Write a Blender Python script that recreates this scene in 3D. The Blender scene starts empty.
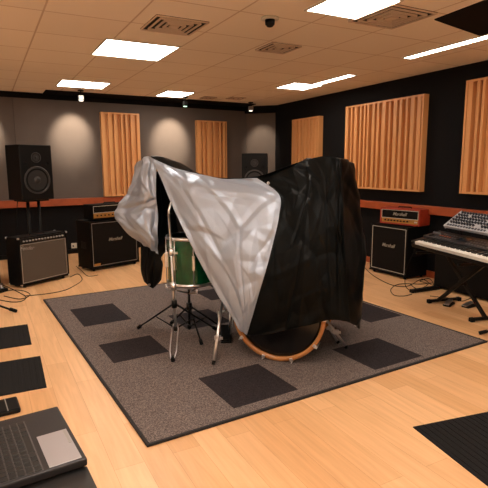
import bpy, bmesh, math, random
from mathutils import Vector, Matrix, noise
C=bpy.context.scene
col=C.collection
PI=math.pi
# ---------------------------------------------------------------- camera
H=1.65;F=487.;YAW=.487;PIT=.159;RO=-.005
fw=Vector((math.sin(YAW)*math.cos(PIT),math.cos(YAW)*math.cos(PIT),-math.sin(PIT)))
r0=Vector((math.cos(YAW),-math.sin(YAW),0));u0=Vector((math.sin(YAW)*math.sin(PIT),math.cos(YAW)*math.sin(PIT),math.cos(PIT)))
rt=math.cos(RO)*r0+math.sin(RO)*u0;up=-math.sin(RO)*r0+math.cos(RO)*u0
cd=bpy.data.cameras.new('camera');cam=bpy.data.objects.new('camera',cd);col.objects.link(cam)
M=Matrix((( rt[0],up[0],-fw[0],0),(rt[1],up[1],-fw[1],0),(rt[2],up[2],-fw[2],H),(0,0,0,1)))
cam.matrix_world=M;cd.sensor_width=36;cd.lens=F/488*36;cd.clip_start=.05
C.camera=cam
C.view_settings.view_transform='Standard';C.view_settings.look='None';C.view_settings.exposure=0.0;C.view_settings.gamma=1
# ---------------------------------------------------------------- materials
def lin(c): return tuple(((v/255)/12.92 if v/255<.04045 else ((v/255+.055)/1.055)**2.4) for v in c)
def nm(name):
    m=bpy.data.materials.new(name);m.use_nodes=True
    return m,m.node_tree.nodes,m.node_tree.links,m.node_tree.nodes['Principled BSDF']
def mat(name,c,rough=.5,metal=0,bump=0,bscale=50,var=0,vscale=8,coat=0,spec=.5,sheen=0):
    m,N,L,b=nm(name);c=lin(c)
    b.inputs['Base Color'].default_value=(*c,1);b.inputs['Roughness'].default_value=rough;b.inputs['Metallic'].default_value=metal
    b.inputs['Coat Weight'].default_value=coat;b.inputs['Specular IOR Level'].default_value=spec;b.inputs['Sheen Weight'].default_value=sheen
    tc=N.new('ShaderNodeTexCoord')
    if var:
        n=N.new('ShaderNodeTexNoise');n.inputs['Scale'].default_value=vscale;n.inputs['Detail'].default_value=4
        L.new(tc.outputs['Object'],n.inputs['Vector'])
        r=N.new('ShaderNodeValToRGB');r.color_ramp.elements[0].position=.3;r.color_ramp.elements[1].position=.7
        r.color_ramp.elements[0].color=(*[v*(1-var) for v in c],1);r.color_ramp.elements[1].color=(*[min(1,v*(1+var)) for v in c],1)
        L.new(n.outputs['Fac'],r.inputs['Fac']);L.new(r.outputs['Color'],b.inputs['Base Color'])
    if bump:
        n=N.new('ShaderNodeTexNoise');n.inputs['Scale'].default_value=bscale;n.inputs['Detail'].default_value=3
        L.new(tc.outputs['Object'],n.inputs['Vector'])
        bp=N.new('ShaderNodeBump');bp.inputs['Strength'].default_value=bump;bp.inputs['Distance'].default_value=.01
        L.new(n.outputs['Fac'],bp.inputs['Height']);L.new(bp.outputs['Normal'],b.inputs['Normal'])
    return m
def emit(name,c,s):
    m,N,L,b=nm(name);b.inputs['Base Color'].default_value=(.8,.8,.8,1)
    b.inputs['Emission Color'].default_value=(*lin(c),1);b.inputs['Emission Strength'].default_value=s;return m
def floor_mat():
    m,N,L,b=nm('maple_planks');tc=N.new('ShaderNodeTexCoord')
    mp=N.new('ShaderNodeMapping');mp.inputs['Rotation'].default_value=(0,0,PI/2);L.new(tc.outputs['Object'],mp.inputs['Vector'])
    br=N.new('ShaderNodeTexBrick');br.offset=.37;br.inputs['Scale'].default_value=1;br.inputs['Brick Width'].default_value=1.25;br.inputs['Row Height'].default_value=.17
    br.inputs['Mortar Size'].default_value=.0012;br.inputs['Mortar Smooth'].default_value=.3;br.inputs['Bias'].default_value=0
    br.inputs['Color1'].default_value=(*lin((234,188,140)),1);br.inputs['Color2'].default_value=(*lin((216,166,116)),1);br.inputs['Mortar'].default_value=(*lin((190,138,92)),1)
    L.new(mp.outputs[0],br.inputs['Vector'])
    mp2=N.new('ShaderNodeMapping');mp2.inputs['Scale'].default_value=(14,.9,1);L.new(tc.outputs['Object'],mp2.inputs['Vector'])
    n=N.new('ShaderNodeTexNoise');n.inputs['Scale'].default_value=2.2;n.inputs['Detail'].default_value=6;n.inputs['Distortion'].default_value=.6;L.new(mp2.outputs[0],n.inputs['Vector'])
    r=N.new('ShaderNodeValToRGB');r.color_ramp.elements[0].position=.3;r.color_ramp.elements[0].color=(.86,.82,.77,1);r.color_ramp.elements[1].position=.68;r.color_ramp.elements[1].color=(1.06,1.05,1.04,1)
    L.new(n.outputs['Fac'],r.inputs['Fac'])
    mx=N.new('ShaderNodeMix');mx.data_type='RGBA';mx.blend_type='MULTIPLY';mx.inputs[0].default_value=.8
    L.new(br.outputs['Color'],mx.inputs[6]);L.new(r.outputs['Color'],mx.inputs[7]);L.new(mx.outputs[2],b.inputs['Base Color'])
    b.inputs['Roughness'].default_value=.36
    return m
def ceil_mat():
    m,N,L,b=nm('ceiling_tiles');tc=N.new('ShaderNodeTexCoord')
    mp=N.new('ShaderNodeMapping');mp.inputs['Location'].default_value=(-.56,-.20,0);L.new(tc.outputs['Object'],mp.inputs['Vector'])
    br=N.new('ShaderNodeTexBrick');br.offset=0;br.inputs['Scale'].default_value=1;br.inputs['Brick Width'].default_value=.744;br.inputs['Row Height'].default_value=.744
    br.inputs['Mortar Size'].default_value=.009;br.inputs['Mortar Smooth'].default_value=.2
    br.inputs['Color1'].default_value=(*lin((242,230,214)),1);br.inputs['Color2'].default_value=(*lin((236,223,206)),1);br.inputs['Mortar'].default_value=(*lin((205,182,160)),1)
    L.new(mp.outputs[0],br.inputs['Vector']);L.new(br.outputs['Color'],b.inputs['Base Color'])
    bp=N.new('ShaderNodeBump');bp.inputs['Strength'].default_value=.6;bp.inputs['Distance'].default_value=.006;bp.invert=True
    L.new(br.outputs['Fac'],bp.inputs['Height']);L.new(bp.outputs['Normal'],b.inputs['Normal'])
    b.inputs['Roughness'].default_value=.8;return m
def carpet_mat(name,c,amt=.5):
    m,N,L,b=nm(name);tc=N.new('ShaderNodeTexCoord');c=lin(c)
    n=N.new('ShaderNodeTexNoise');n.inputs['Scale'].default_value=120;n.inputs['Detail'].default_value=4;n.inputs['Roughness'].default_value=.75;L.new(tc.outputs['Object'],n.inputs['Vector'])
    r=N.new('ShaderNodeValToRGB');r.color_ramp.elements[0].position=.36;r.color_ramp.elements[1].position=.64
    r.color_ramp.elements[0].color=(*[v*(1-amt) for v in c],1);r.color_ramp.elements[1].color=(*[v*(1+amt) for v in c],1)
    L.new(n.outputs['Fac'],r.inputs['Fac']);L.new(r.outputs['Color'],b.inputs['Base Color'])
    bp=N.new('ShaderNodeBump');bp.inputs['Strength'].default_value=.5;bp.inputs['Distance'].default_value=.006;L.new(n.outputs['Fac'],bp.inputs['Height']);L.new(bp.outputs['Normal'],b.inputs['Normal'])
    b.inputs['Roughness'].default_value=.95;b.inputs['Specular IOR Level'].default_value=.1;return m
def wood_mat(name,c,scale=(1,1,12),rough=.45,amt=.22):
    m,N,L,b=nm(name);tc=N.new('ShaderNodeTexCoord');c=lin(c)
    mp=N.new('ShaderNodeMapping');mp.inputs['Scale'].default_value=scale;L.new(tc.outputs['Object'],mp.inputs['Vector'])
    n=N.new('ShaderNodeTexNoise');n.inputs['Scale'].default_value=6;n.inputs['Detail'].default_value=5;n.inputs['Distortion'].default_value=.5;L.new(mp.outputs[0],n.inputs['Vector'])
    r=N.new('ShaderNodeValToRGB');r.color_ramp.elements[0].position=.3;r.color_ramp.elements[1].position=.7
    r.color_ramp.elements[0].color=(*[v*(1-amt) for v in c],1);r.color_ramp.elements[1].color=(*[v*(1+amt) for v in c],1)
    L.new(n.outputs['Fac'],r.inputs['Fac']);L.new(r.outputs['Color'],b.inputs['Base Color']);b.inputs['Roughness'].default_value=rough;return m
def grille_mat(name,c):
    m,N,L,b=nm(name);tc=N.new('ShaderNodeTexCoord');c=lin(c)
    w=N.new('ShaderNodeTexChecker');w.inputs['Scale'].default_value=160;L.new(tc.outputs['Object'],w.inputs['Vector'])
    w.inputs['Color1'].default_value=(*[v*.6 for v in c],1);w.inputs['Color2'].default_value=(*[v*1.3 for v in c],1)
    L.new(w.outputs['Color'],b.inputs['Base Color']);b.inputs['Roughness'].default_value=.85;b.inputs['Specular IOR Level'].default_value=.1;return m
def fabric_mat(name,c,rough,metal,spec=.5,bs=.35,sheen=0):
    m,N,L,b=nm(name);tc=N.new('ShaderNodeTexCoord')
    b.inputs['Base Color'].default_value=(*lin(c),1);b.inputs['Roughness'].default_value=rough;b.inputs['Metallic'].default_value=metal;b.inputs['Specular IOR Level'].default_value=spec
    b.inputs['Sheen Weight'].default_value=sheen
    v=N.new('ShaderNodeTexNoise');v.inputs['Scale'].default_value=7;v.inputs['Detail'].default_value=3;v.inputs['Distortion'].default_value=1.2;L.new(tc.outputs['Object'],v.inputs['Vector'])
    s=N.new('ShaderNodeMath');s.operation='SUBTRACT';s.inputs[1].default_value=.5;L.new(v.outputs['Fac'],s.inputs[0])
    ab=N.new('ShaderNodeMath');ab.operation='ABSOLUTE';L.new(s.outputs[0],ab.inputs[0])
    bp=N.new('ShaderNodeBump');bp.inputs['Strength'].default_value=bs;bp.inputs['Distance'].default_value=.06;L.new(ab.outputs[0],bp.inputs['Height'])
    n=N.new('ShaderNodeTexNoise');n.inputs['Scale'].default_value=300;L.new(tc.outputs['Object'],n.inputs['Vector'])
    b2=N.new('ShaderNodeBump');b2.inputs['Strength'].default_value=.15;b2.inputs['Distance'].default_value=.002;L.new(n.outputs['Fac'],b2.inputs['Height']);L.new(bp.outputs['Normal'],b2.inputs['Normal'])
    L.new(b2.outputs['Normal'],b.inputs['Normal']);return m
BLK=mat('black_plastic',(10,10,11),.45,bump=.04,bscale=200,spec=.2)
BLKM=mat('black_metal',(9,9,9),.45,0,spec=.2)
RUB=mat('black_rubber',(10,10,10),.7,spec=.2)
TOLEX=mat('black_tolex',(9,8,8),.6,bump=.08,bscale=260,spec=.12)
RTOLEX=mat('red_tolex',(150,46,22),.5,bump=.3,bscale=260,var=.15)
CHR=mat('chrome',(232,232,235),.30,1)
STEEL=mat('brushed_steel',(150,150,152),.35,1)
GOLD=mat('gold_panel',(190,140,72),.38,.6)
WHITE=mat('white_piping',(205,200,188),.6)
LOGO=mat('logo_cream',(158,152,140),.6)
SILV=mat('silver_trim',(170,168,165),.35,.6)
GR_BLK=grille_mat('black_grille',(24,21,19));GR_GRY=grille_mat('grey_grille',(92,84,76))
WALL_B=mat('black_wall_paint',(23,22,23),.9,bump=.05,bscale=90,spec=.08)
WALL_G=mat('grey_wall_fabric',(92,82,76),.92,bump=.3,bscale=160,var=.05,vscale=3)
WALL_O=mat('warm_wall',(240,234,224),.9)
RAIL=wood_mat('red_brown_wood',(158,76,42),(1,1,1),.38)
SLAT=wood_mat('slat_wood',(208,148,92),(4,4,.3),.5,.05)
HOOPW=wood_mat('hoop_maple',(182,122,72),(1,1,1),.25,.15)
GREEN=mat('green_lacquer',(0,74,40),.22,.1,coat=.25,var=.3,vscale=14)
SILVER=fabric_mat('silver_coated_fabric',(168,178,194),.44,.6,bs=.02)
BLACKF=fabric_mat('black_nylon_fabric',(6,8,8),.42,0,.09,.03)
KEYW=mat('ivory_keys',(232,228,220),.3);KEYB=mat('black_keys',(12,12,12),.3)
GREYS=mat('light_grey_synth',(176,178,184),.4,.3)
BRASS=mat('brass',(190,150,70),.3,1)
# ---------------------------------------------------------------- mesh builder
class MB:
    def __init__(s): s.bm=bmesh.new()
    def box(s,x0,x1,y0,y1,z0,z1,bev=0,mat=None,mi=0):
        r=bmesh.ops.create_cube(s.bm,size=1);vs=r['verts']
        for v in vs:
            v.co=Vector(((x0+x1)/2+v.co.x*(x1-x0),(y0+y1)/2+v.co.y*(y1-y0),(z0+z1)/2+v.co.z*(z1-z0)))
        fs=set(f for v in vs for f in v.link_faces)
        for f in fs: f.material_index=mi
        if bev:
            es=list(set(e for v in vs for e in v.link_edges))
            r=bmesh.ops.bevel(s.bm,geom=es,offset=bev,segments=2,profile=.5,affect='EDGES')
            vs=list(set(v for f in r['faces'] for v in f.verts)|set(v for v in vs if v.is_valid))
        if mat is not None:
            allv=set()
            st=list(v for v in vs if v.is_valid)
            while st:
                v=st.pop()
                if v in allv: continue
                allv.add(v)
                for e in v.link_edges: st.append(e.other_vert(v))
            for v in allv: v.co=mat@v.co
        return s
    def tube(s,pts,r,seg=10,cap=True,r1=None):
        pts=[Vector(p) for p in pts];n=len(pts);rings=[];prev=None
        for i,p in enumerate(pts):
            t=(pts[min(i+1,n-1)]-pts[max(i-1,0)]).normalized()
            if prev is None:
                a=Vector((0,0,1)) if abs(t.z)<.9 else Vector((1,0,0));x=t.cross(a).normalized()
            else:
                x=(prev-t*prev.dot(t)).normalized()
            prev=x;y=t.cross(x)
            rr=r if r1 is None else r+(r1-r)*i/(n-1)
            rings.append([s.bm.verts.new(p+rr*(math.cos(2*PI*k/seg)*x+math.sin(2*PI*k/seg)*y)) for k in range(seg)])
        for a,b in zip(rings,rings[1:]):
            for k in range(seg):
                f=s.bm.faces.new((a[k],a[(k+1)%seg],b[(k+1)%seg],b[k]));f.smooth=True
        if cap:
            s.bm.faces.new(rings[0][::-1]);s.bm.faces.new(rings[-1])
        return s
    def lathe(s,prof,mtx=None,seg=40,closed=False):
        # prof: list of (r,z) about local z
        mtx=mtx or Matrix();rings=[]
        for r,z in prof:
            rings.append([s.bm.verts.new(mtx@Vector((r*math.cos(2*PI*k/seg),r*math.sin(2*PI*k/seg),z))) for k in range(seg)])
        prs=list(zip(rings,rings[1:]))
        if closed and len(rings)>2: prs.append((rings[-1],rings[0]))
        for a,b in prs:
            for k in range(seg):
                f=s.bm.faces.new((a[k],a[(k+1)%seg],b[(k+1)%seg],b[k]));f.smooth=True
        if not closed:
            if prof[0][0]>0: s.bm.faces.new(rings[0][::-1])
            if prof[-1][0]>0: s.bm.faces.new(rings[-1])
        return s
    def prism(s,poly,z0,z1):
        a=[s.bm.verts.new((x,y,z0)) for x,y in poly];b=[s.bm.verts.new((x,y,z1)) for x,y in poly];n=len(poly)
        s.bm.faces.new(a[::-1]);s.bm.faces.new(b)
        for k in range(n): s.bm.faces.new((a[k],a[(k+1)%n],b[(k+1)%n],b[k]))
        return s
    def build(s,name,m,parent=None,loc=None,rot=None,sharp=True):
        bmesh.ops.recalc_face_normals(s.bm,faces=s.bm.faces)
        me=bpy.data.meshes.new(name);s.bm.to_mesh(me);s.bm.free()
        for q in (m if isinstance(m,(list,tuple)) else [m]): me.materials.append(q)
        o=bpy.data.objects.new(name,me);col.objects.link(o)
        if parent: o.parent=parent
        if loc: o.location=loc
        if rot: o.rotation_euler=rot
        return o
def tag(o,label=None,cat=None,group=None,kind=None):
    for k,v in (('label',label),('category',cat),('group',group),('kind',kind)):
        if v: o[k]=v
    return o
def thing(name,label,cat,loc=(0,0,0),rz=0,group=None):
    o=bpy.data.objects.new(name,None);col.objects.link(o);o.location=loc;o.rotation_euler=(0,0,rz);o.empty_display_size=.1
    return tag(o,label,cat,group)
def dup(o,loc,rz,label):
    def cp(q,par):
        c=q.copy();col.objects.link(c);c.parent=par
        for k in list(q.children): cp(k,c)
        return c
    c=cp(o,None);c.location=loc;c.rotation_euler=(0,0,rz);c['label']=label;return c
def struct(o): o['kind']='structure';return o
def text(body,size,m,parent,loc,rot,name='logo',depth=.0015,shear=0,align='CENTER'):
    cu=bpy.data.curves.new(name,'FONT');cu.body=body;cu.size=size;cu.extrude=depth;cu.shear=shear;cu.align_x=align;cu.align_y='CENTER';cu.offset=.0006
    t=bpy.data.objects.new('tmp',cu);col.objects.link(t);bpy.context.view_layer.update()
    me=bpy.data.meshes.new_from_object(t.evaluated_get(bpy.context.evaluated_depsgraph_get()))
    bpy.data.objects.remove(t);me.materials.clear();me.materials.append(m)
    o=bpy.data.objects.new(name,me);col.objects.link(o);o.parent=parent;o.location=loc;o.rotation_euler=rot;return o
def cable(pts,r=.005,label='',m=None,group=None,name='cable'):
    # smooth closed-form catmull through pts
    P=[Vector(p) for p in pts];out=[]
    for i in range(len(P)-1):
        a,b,c,d=P[max(i-1,0)],P[i],P[i+1],P[min(i+2,len(P)-1)]
        for k in range(8):
            t=k/8;out.append(.5*((2*b)+(c-a)*t+(2*a-5*b+4*c-d)*t*t+(3*b-a-3*c+d)*t**3))
    out.append(P[-1])
    o=MB().tube(out,r,6).build(name,m or RUB);return tag(o,label,'cable',group)
# ---------------------------------------------------------------- room
CZ=2.955;RZ=1.061
def WL(x): return 9.79+.043*(x-3.1)
def WR(y): return 5.75+.009*(y-5.16)
X0=-3.2;Y0=-2.0
fl=struct(MB().prism([(X0-.1,Y0-.1),(6.1,Y0-.1),(6.1,10.2),(X0-.1,10.2)],-.1,0).build('floor',floor_mat()))
cl=struct(MB().prism([(X0-.1,Y0-.1),(6.1,Y0-.1),(6.1,10.2),(X0-.1,10.2)],CZ,CZ+.1).build('ceiling',ceil_mat()))
def wallseg(name,A,B,t,m,z0,z1):
    A=Vector((*A,0));B=Vector((*B,0));d=(B-A).normalized();n=Vector((-d.y,d.x,0))*t
    return MB().prism([(A.x,A.y),(B.x,B.y),((B+n).x,(B+n).y),((A+n).x,(A+n).y)],z0,z1)
PL=(5.30,WL(5.30));PR=(WR(9.42),9.42)
# left wall (far wall): lower black, upper grey
w=MB();w.prism([(X0,WL(X0)),(PR[0]+.2,WL(PR[0]+.2)),(PR[0]+.2,WL(5)+.2),(X0,WL(5)+.2)],0,CZ)
ll=struct(w.build('wall_left',WALL_B))
def along_left(name,xa,xb,z0,z1,th,m,bev=.002):
    L=math.hypot(xb-xa,WL(xb)-WL(xa));return struct(MB().box(0,L,-th,0,z0,z1,bev).build(name,m,None,(xa,WL(xa),0),(0,0,math.atan(.043))))
for i,(xa,xb) in enumerate(((X0,-.9),(-.895,.55),(.555,5.29))):
    along_left('trim_%d'%(10+i),xa,xb,RZ,2.85,.025,WALL_G)
along_left('trim_1',X0,5.3,RZ-.13,RZ,.09,RAIL,.006)
along_left('baseboard_left',X0,5.3,0,.08,.02,BLK)
# right wall
w=MB();w.prism([(WR(Y0),Y0),(WR(Y0)+.3,Y0),(WR(10)+.3,10.1),(WR(10),10.1)],0,CZ);struct(w.build('wall_right',WALL_B))
def along_right(name,ya,yb,z0,z1,th,m,bev=.002):
    return struct(MB().box(-th,0,0,yb-ya,z0,z1,bev).build(name,m,None,(WR(ya),ya,0),(0,0,-math.atan(.009))))
along_right('trim_2',Y0,9.42,RZ-.12,RZ,.08,RAIL,.006)
along_right('baseboard_right',Y0,9.42,0,.10,.018,RAIL,.003)
# chamfered corner pier
struct(MB().prism([PL,PR,(PR[0],WL(PR[0])+.05),(PL[0],WL(PL[0])+.05)],0,2.80).build('wall_corner',WALL_G))
struct(MB().prism([(PL[0]-.05,PL[1]-.03),(PR[0]-.01,PR[1]-.08),(PR[0],WL(PR[0])+.05),(PL[0],WL(PL[0])+.05)],2.80,CZ).build('trim_3',WALL_B))
# shadow gap strip in the ceiling along the far wall
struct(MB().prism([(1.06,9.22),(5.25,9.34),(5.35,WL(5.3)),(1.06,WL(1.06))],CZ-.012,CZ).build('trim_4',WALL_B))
# the rest of the room behind the camera
struct(MB().box(X0-.1,X0,Y0-.1,10.1,0,CZ).build('wall_west',WALL_O))
struct(MB().box(X0-.1,6.1,Y0-.1,Y0,0,CZ).build('wall_back',WALL_O))
# ---------------------------------------------------------------- ceiling fittings
PANEL=emit('light_diffuser',(255,243,228),19.0)
def light_panel(x0,x1,y0,y1,label,rz=0,grp='recessed ceiling light panels'):
    cx,cy=(x0+x1)/2,(y0+y1)/2;w,d=(x1-x0)/2,(y1-y0)/2
    t=thing('ceiling_light',label,'ceiling light',(cx,cy,CZ),rz,grp)
    f=MB();e=.018
    f.box(-w-e,w+e,-d-e,-d,-.012,0);f.box(-w-e,w+e,d,d+e,-.012,0);f.box(-w-e,-w,-d,d,-.012,0);f.box(w,w+e,-d,d,-.012,0)
    f.build('frame',WHITE,t)
    MB().box(-w,w,-d,d,-.008,-.001).build('diffuser',PANEL,t)
light_panel(1.24,2.02,5.33,6.10,'largest bright square light panel left of centre in the tiled ceiling')
light_panel(1.17,1.88,8.05,8.66,'bright ceiling panel above the left black spotlight near the far wall')
light_panel(2.96,3.45,8.40,9.05,'small far ceiling panel beside the middle spotlight with green glass')
light_panel(2.53,3.06,3.08,3.62,'bright ceiling panel cut by the top edge, beside the big vent')
light_panel(4.48,5.02,6.72,7.26,'small bright ceiling panel joined by a thin strip near right wall')
light_panel(4.80,4.93,5.78,6.70,'thin strip light running on from the small panel near right wall',-.03,None)
light_panel(4.63,4.75,2.6,4.60,'long thin strip light beside the black ceiling tile at right',-.03,None)
for x,y in ((-1.6,6.0),(-1.6,2.6),(.6,2.2),(.6,-.3),(3.2,-.3),(-1.6,-.3),(3.9,1.0)):  # unseen fill panels, added to brighten the floor, ceiling and drum cover
    light_panel(x-.37,x+.37,y-.37,y+.37,'added square fill light panel on the ceiling, unseen behind or left of the view')
tag(MB().prism([(3.72,3.32),(3.66,2.75),(4.45,2.85),(4.60,3.5)],CZ-.01,CZ).build('ceiling_tile',WALL_B),'black tile set in the pale ceiling beside the long strip light','ceiling tile')
VG=mat('vent_grey',(216,194,174),.6)
VD=mat('vent_dark',(24,20,18),.9)
def vent(cx,cy,s,label,rz=0,n=4):
    t=thing('air_vent',label,'air vent',(cx,cy,CZ),rz,'square ceiling air diffusers')
    MB().box(-s,s,-s,s,-.004,-.0).build('back_plate',VD,t)
    f=MB()
    for k in range(n):
        q=s*(1-k/(n+.6));e=s*.042;z1=-.003;z0=-.016-.003*k
        f.box(-q,q,-q,-q+e,z0,z1);f.box(-q,q,q-e,q,z0,z1);f.box(-q,-q+e,-q+e,q-e,z0,z1);f.box(q-e,q,-q+e,q-e,z0,z1)
    q=s*.16;f.box(-q,q,-q,q,-.02,-.003)
    f.build('louvres',VG,t)
vent(1.69,4.57,.25,'large square air vent above the left half of the drum cover, beside the largest light',.0)
vent(3.32,3.44,.27,'large square air vent at top edge beside the cropped light panel',.0)
vent(3.03,4.88,.19,'medium square air vent between the round sensor and the far lights',0,3)
vent(4.47,8.75,.15,'tiny dark air vent in the far ceiling near the corner pier',0,2)
vent(3.95,8.9,.13,'tiny dark air vent in the far ceiling right of the middle spotlight',0,2)
t=thing('ceiling_sensor','small round dark sensor dome on the ceiling above the medium vent','sensor',(2.37,3.96,CZ))
MB().lathe([(.0,0),(.08,0),(.08,-.016),(.06,-.02),(0,-.02)][::-1]).build('base_plate',WHITE,t)
MB().lathe([(0,-.085),(.025,-.078),(.042,-.058),(.045,-.018),(0,-.018)]).build('dome',BLK,t)
GLASSG=emit('lamp_glass_green',(150,230,190),1.6);GLASSW=emit('lamp_glass_warm',(240,236,220),2.2)
def spot(x,y,label,g,power,tx,ty,tz=1.6,rad=.045):
    t=thing('spotlight',label,'spotlight',(x,y,CZ),0,'spotlights along the far wall')
    MB().lathe([(0,0),(.05,0),(.05,-.02),(0,-.02)][::-1],seg=20).build('mount',BLKM,t)
    MB().tube([(0,0,-.02),(0,0,-.09)],.01).build('arm',BLKM,t)
    MB().box(-rad,rad,-rad*.8,rad*.8,-.17,-.085,.01).build('housing',BLKM if g is not GLASSW else SILV,t)
    MB().lathe([(0,-.185),(rad*.8,-.182),(rad*.8,-.17),(0,-.17)],seg=20).build('lamp_glass',g,t)
    l=bpy.data.lights.new('spot_lamp','SPOT');l.energy=power;l.color=(1,.82,.62);l.spot_size=math.radians(58);l.spot_blend=.8;l.shadow_soft_size=.03
    o=bpy.data.objects.new('spot_lamp',l);col.objects.link(o);o.parent=t;o.location=(0,0,-.20)
    d=Vector((tx-x,ty-y,tz-(CZ-.2)));o.rotation_euler=d.to_track_quat('-Z','Y').to_euler()
spot(1.60,9.02,'black spotlight on the far ceiling between left speaker and left wood panel',GLASSW,170,1.52,9.70,2.25)
spot(3.52,9.02,'black spotlight with green glass near the centre of the far wall',GLASSG,210,3.46,9.80,2.2)
spot(5.02,9.15,'spotlight by the corner pier, farthest right of the three',GLASSW,60,5.5,9.55,2.2)
spot(.05,9.0,'spotlight on the far ceiling beyond the left edge of view',GLASSG,170,0.0,9.66,2.25)
# ---------------------------------------------------------------- acoustic slat panels
def slat_panel(w,z0,z1,loc,rz,label,seed,lab=None):
    random.seed(seed)
    t=thing('acoustic_panel',label,'acoustic panel',(loc[0],loc[1],z0),rz,'wooden slat acoustic panels');h=z1-z0
    f=MB();e=.028;D=.10
    f.box(0,w,-.02,0,0,h);f.box(0,e,-D,-.02,0,h);f.box(w-e,w,-D,-.02,0,h);f.box(e,w-e,-D,-.02,0,e);f.box(e,w-e,-D,-.02,h-e,h)
    f.build('frame',SLAT,t)
    x=e;s=MB();seq=[.010,.085,.03,.09,.015,.07,.005,.09,.035,.08];i=seed
    while x<w-e-.01:
        q=random.choice((.036,.05,.05,.068));q=min(q,w-e-x);d=seq[i%10]+random.uniform(-.008,.008);i+=1;x+=random.choice((0,.006,.012))
        s.box(x,x+q,-.02-d*.9,-.02,e,h-e);x+=q
    s.build('slats',SLAT,t)
al=math.atan(.043)
slat_panel(.75,1.075,2.67,(2.045,WL(2.045)-.027),al,'wooden slat panel on grey wall behind left amplifier stack',1)
slat_panel(.71,1.075,2.60,(4.035,WL(4.035)-.027),al,'wooden slat panel on grey wall showing above the silver cover',3)
ar=-PI/2-math.atan(.009)
slat_panel(.93,1.26,2.575,(WR(8.60),8.60),ar,'narrow dim slat panel on black wall, nearest the corner pier',5)
slat_panel(1.74,1.26,2.655,(WR(6.89),6.89),ar,'wide brightly lit slat panel above the red amplifier head',7)
slat_panel(1.55,1.27,2.73,(WR(4.46),4.46),ar,'slat panel cut by the right edge, above the keyboard',9)
# ---------------------------------------------------------------- rug
RA=.051;rug=thing('rug','large grey-brown rug with scattered dark squares under the covered drums','rug',(0,0,0))
rug.location=(.888*math.cos(RA)-2.606*math.sin(RA),.888*math.sin(RA)+2.606*math.cos(RA),0);rug.rotation_euler=(0,0,RA)
RW,RD,RT=3.292,3.728,.014
dark=[(.17,.67,2.40,3.12),(.16,.66,1.30,1.80),(.64,1.19,.10,.66),(1.93,2.50,.055,.58),(2.78,3.262,.95,1.56),(1.05,1.55,1.75,2.3),(1.75,2.3,2.6,3.1),(2.4,2.9,1.9,2.4)]
b=MB();xs=sorted(set([0,RW]+[d[i] for d in dark for i in (0,1)]));ys=sorted(set([0,RD]+[d[i] for d in dark for i in (2,3)]))
V={(i,j):b.bm.verts.new((x,y,RT)) for i,x in enumerate(xs) for j,y in enumerate(ys)}
for i in range(len(xs)-1):
    for j in range(len(ys)-1):
        f=b.bm.faces.new((V[i,j],V[i+1,j],V[i+1,j+1],V[i,j+1]));cx,cy=(xs[i]+xs[i+1])/2,(ys[j]+ys[j+1])/2
        if any(d[0]<cx<d[1] and d[2]<cy<d[3] for d in dark): f.material_index=1
rt_=bmesh.ops.extrude_face_region(b.bm,geom=list(b.bm.faces))
for v in [g for g in rt_['geom'] if isinstance(g,bmesh.types.BMVert)]: v.co.z=.001
b.build('pile',[carpet_mat('rug_grey',(108,97,93),.75),carpet_mat('rug_dark',(46,41,43),.5)],rug)
e=MB();q=.022
e.box(-q,RW+q,-q,0,0,RT+.003,.004);e.box(-q,RW+q,RD,RD+q,0,RT+.003,.004);e.box(-q,0,0,RD,0,RT+.003,.004);e.box(RW,RW+q,0,RD,0,RT+.003,.004)
e.build('bound_edge',mat('rug_binding',(28,25,26),.85,bump=.3,bscale=200),rug)
# ---------------------------------------------------------------- ribbed floor mats
MATM=mat('mat_black',(27,26,27),.8,bump=.3,bscale=180,spec=.15)
def ribmat(cx,cy,w,d,rz,label):
    t=MB();t.box(-w/2,w/2,-d/2,d/2,0,.006,.002);n=int(w/.045)
    for k in range(n):
        x=-w/2+.02+(w-.04)*(k+.5)/n;t.box(x-.014,x+.014,-d/2+.008,d/2-.008,.005,.0095,.002)
    o=t.build('floor_mat',MATM,None,(cx,cy,0),(0,0,rz));tag(o,label,'floor mat','ribbed black floor mats')
ribmat(-.055,5.14,.68,.66,-.02,'ribbed black floor mat at left edge, farther of the two')
ribmat(-.02,4.12,.66,.69,-.03,'ribbed black floor mat at left edge just beyond the laptop')
ribmat(2.62,1.60,.80,.76,-.17,'ribbed black floor mat at the lower right corner of the floor')
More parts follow.
